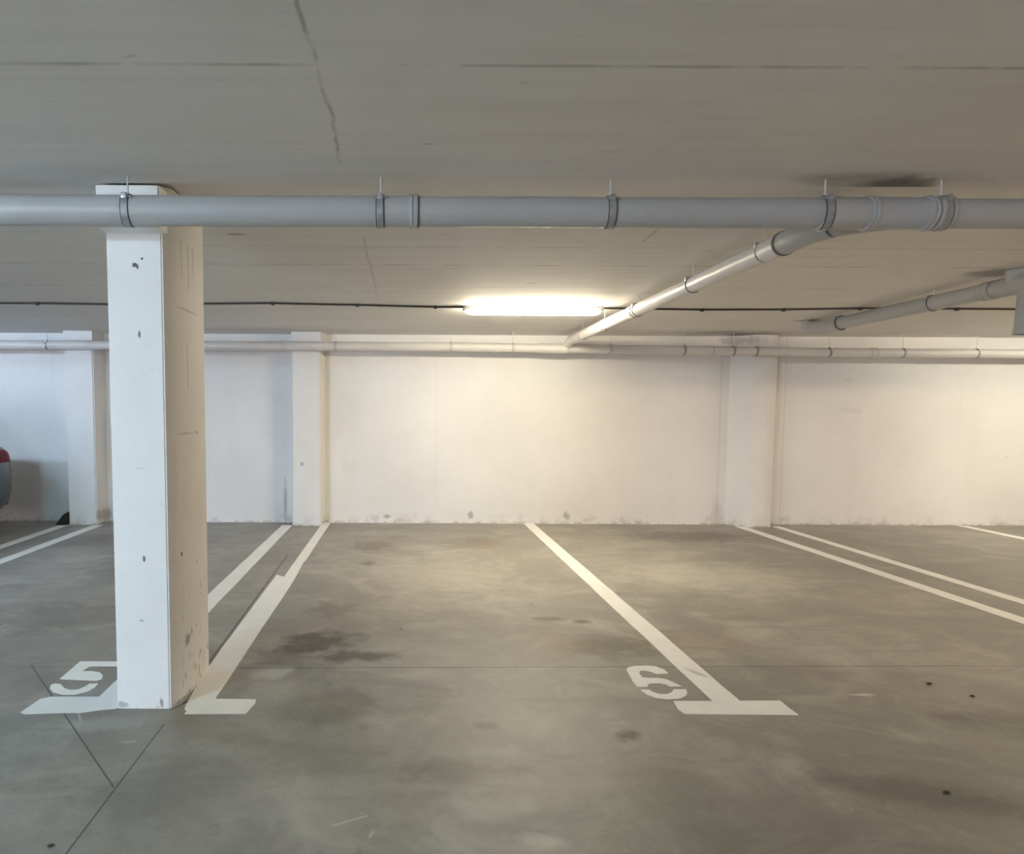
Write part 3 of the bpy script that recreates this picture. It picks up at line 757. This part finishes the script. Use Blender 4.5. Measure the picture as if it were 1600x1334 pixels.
bm = bmesh.new(); loft(bm, [[(CX + x, y, z) for x, z in ((-.7, .28), (.7, .28), (.72, .40), (-.72, .40))] for y in (7.90, 8.045)]); obj('rear_bumper_insert', bm, M_TRIM, car)
for y, s in WH:
    x = CX + s * .80
    bm = bmesh.new(); lathe(bm, (x - .10, y, .315), (1, 0, 0), [(0, .20), (0, .29), (.02, .312), (.18, .312), (.20, .29), (.20, .20)], 48, True)
    w_ = obj('wheel', bm, M_TYRE, car, True)
    bm = bmesh.new(); lathe(bm, (x + s * .055, y, .315), (s, 0, 0), [(0, .205), (.03, .205), (.03, .185), (.012, .18), (.012, .0)], 40)
    for k in range(5):
        a = 2 * PI * k / 5; d = Vector((0, math.cos(a), math.sin(a)))
        c0 = Vector((x + s * .075, y, .315)); tube(bm, [c0 + d * .02, c0 + d * .19], [.032, .022], 8)
    obj('rim', bm, M_RIM, w_, True)

# ------------------------------------------------------------------ light
ld = bpy.data.lights.new('entrance_daylight', 'AREA'); ld.shape = 'RECTANGLE'; ld.size = EX1 - EX0; ld.size_y = EZ
ld.energy = DAY; ld.color = (0.80, 0.79, 0.94)
lo = bpy.data.objects.new('entrance_daylight', ld); COL.objects.link(lo)
lo.location = ((EX0 + EX1) / 2, YF - .05, EZ / 2); lo.rotation_euler = (-PI / 2, 0, PI)
lo.rotation_euler = Vector((0, 1, 0)).to_track_quat('-Z', 'Z').to_euler()

w = bpy.data.worlds.new('World'); SC.world = w; w.use_nodes = True
w.node_tree.nodes['Background'].inputs[0].default_value = (0.62, 0.80, 1.0, 1); w.node_tree.nodes['Background'].inputs[1].default_value = 1.0

# ------------------------------------------------------------------ camera
cd = bpy.data.cameras.new('camera'); cam = bpy.data.objects.new('camera', cd); COL.objects.link(cam)
cd.sensor_fit = 'HORIZONTAL'; cd.sensor_width = 36.0; cd.lens = 36.0 * 1080 / 1600
cd.shift_x = (800 - 628) / 1600; cd.shift_y = (716.5 - 667) / 1600
cd.clip_start = 0.05
roll = math.radians(.28)
cam.matrix_world = Matrix.Translation((0, 0, 1.4)) @ Matrix.Rotation(PI / 2 - math.radians(4), 4, 'X') @ Matrix.Rotation(roll, 4, 'Z')
SC.camera = cam
SC.view_settings.view_transform = 'Standard'; SC.view_settings.look = 'None'
SC.view_settings.exposure = -0.06; SC.view_settings.gamma = 1.0; SC.view_settings.use_curve_mapping = False
SC.cycles.use_denoising = True
SC.cycles.max_bounces = 6; SC.cycles.diffuse_bounces = 5; SC.cycles.glossy_bounces = 3
SC.cycles.use_adaptive_sampling = True; SC.cycles.adaptive_threshold = 0.18; SC.cycles.adaptive_min_samples = 16
SC.cycles.sample_clamp_indirect = 30.0
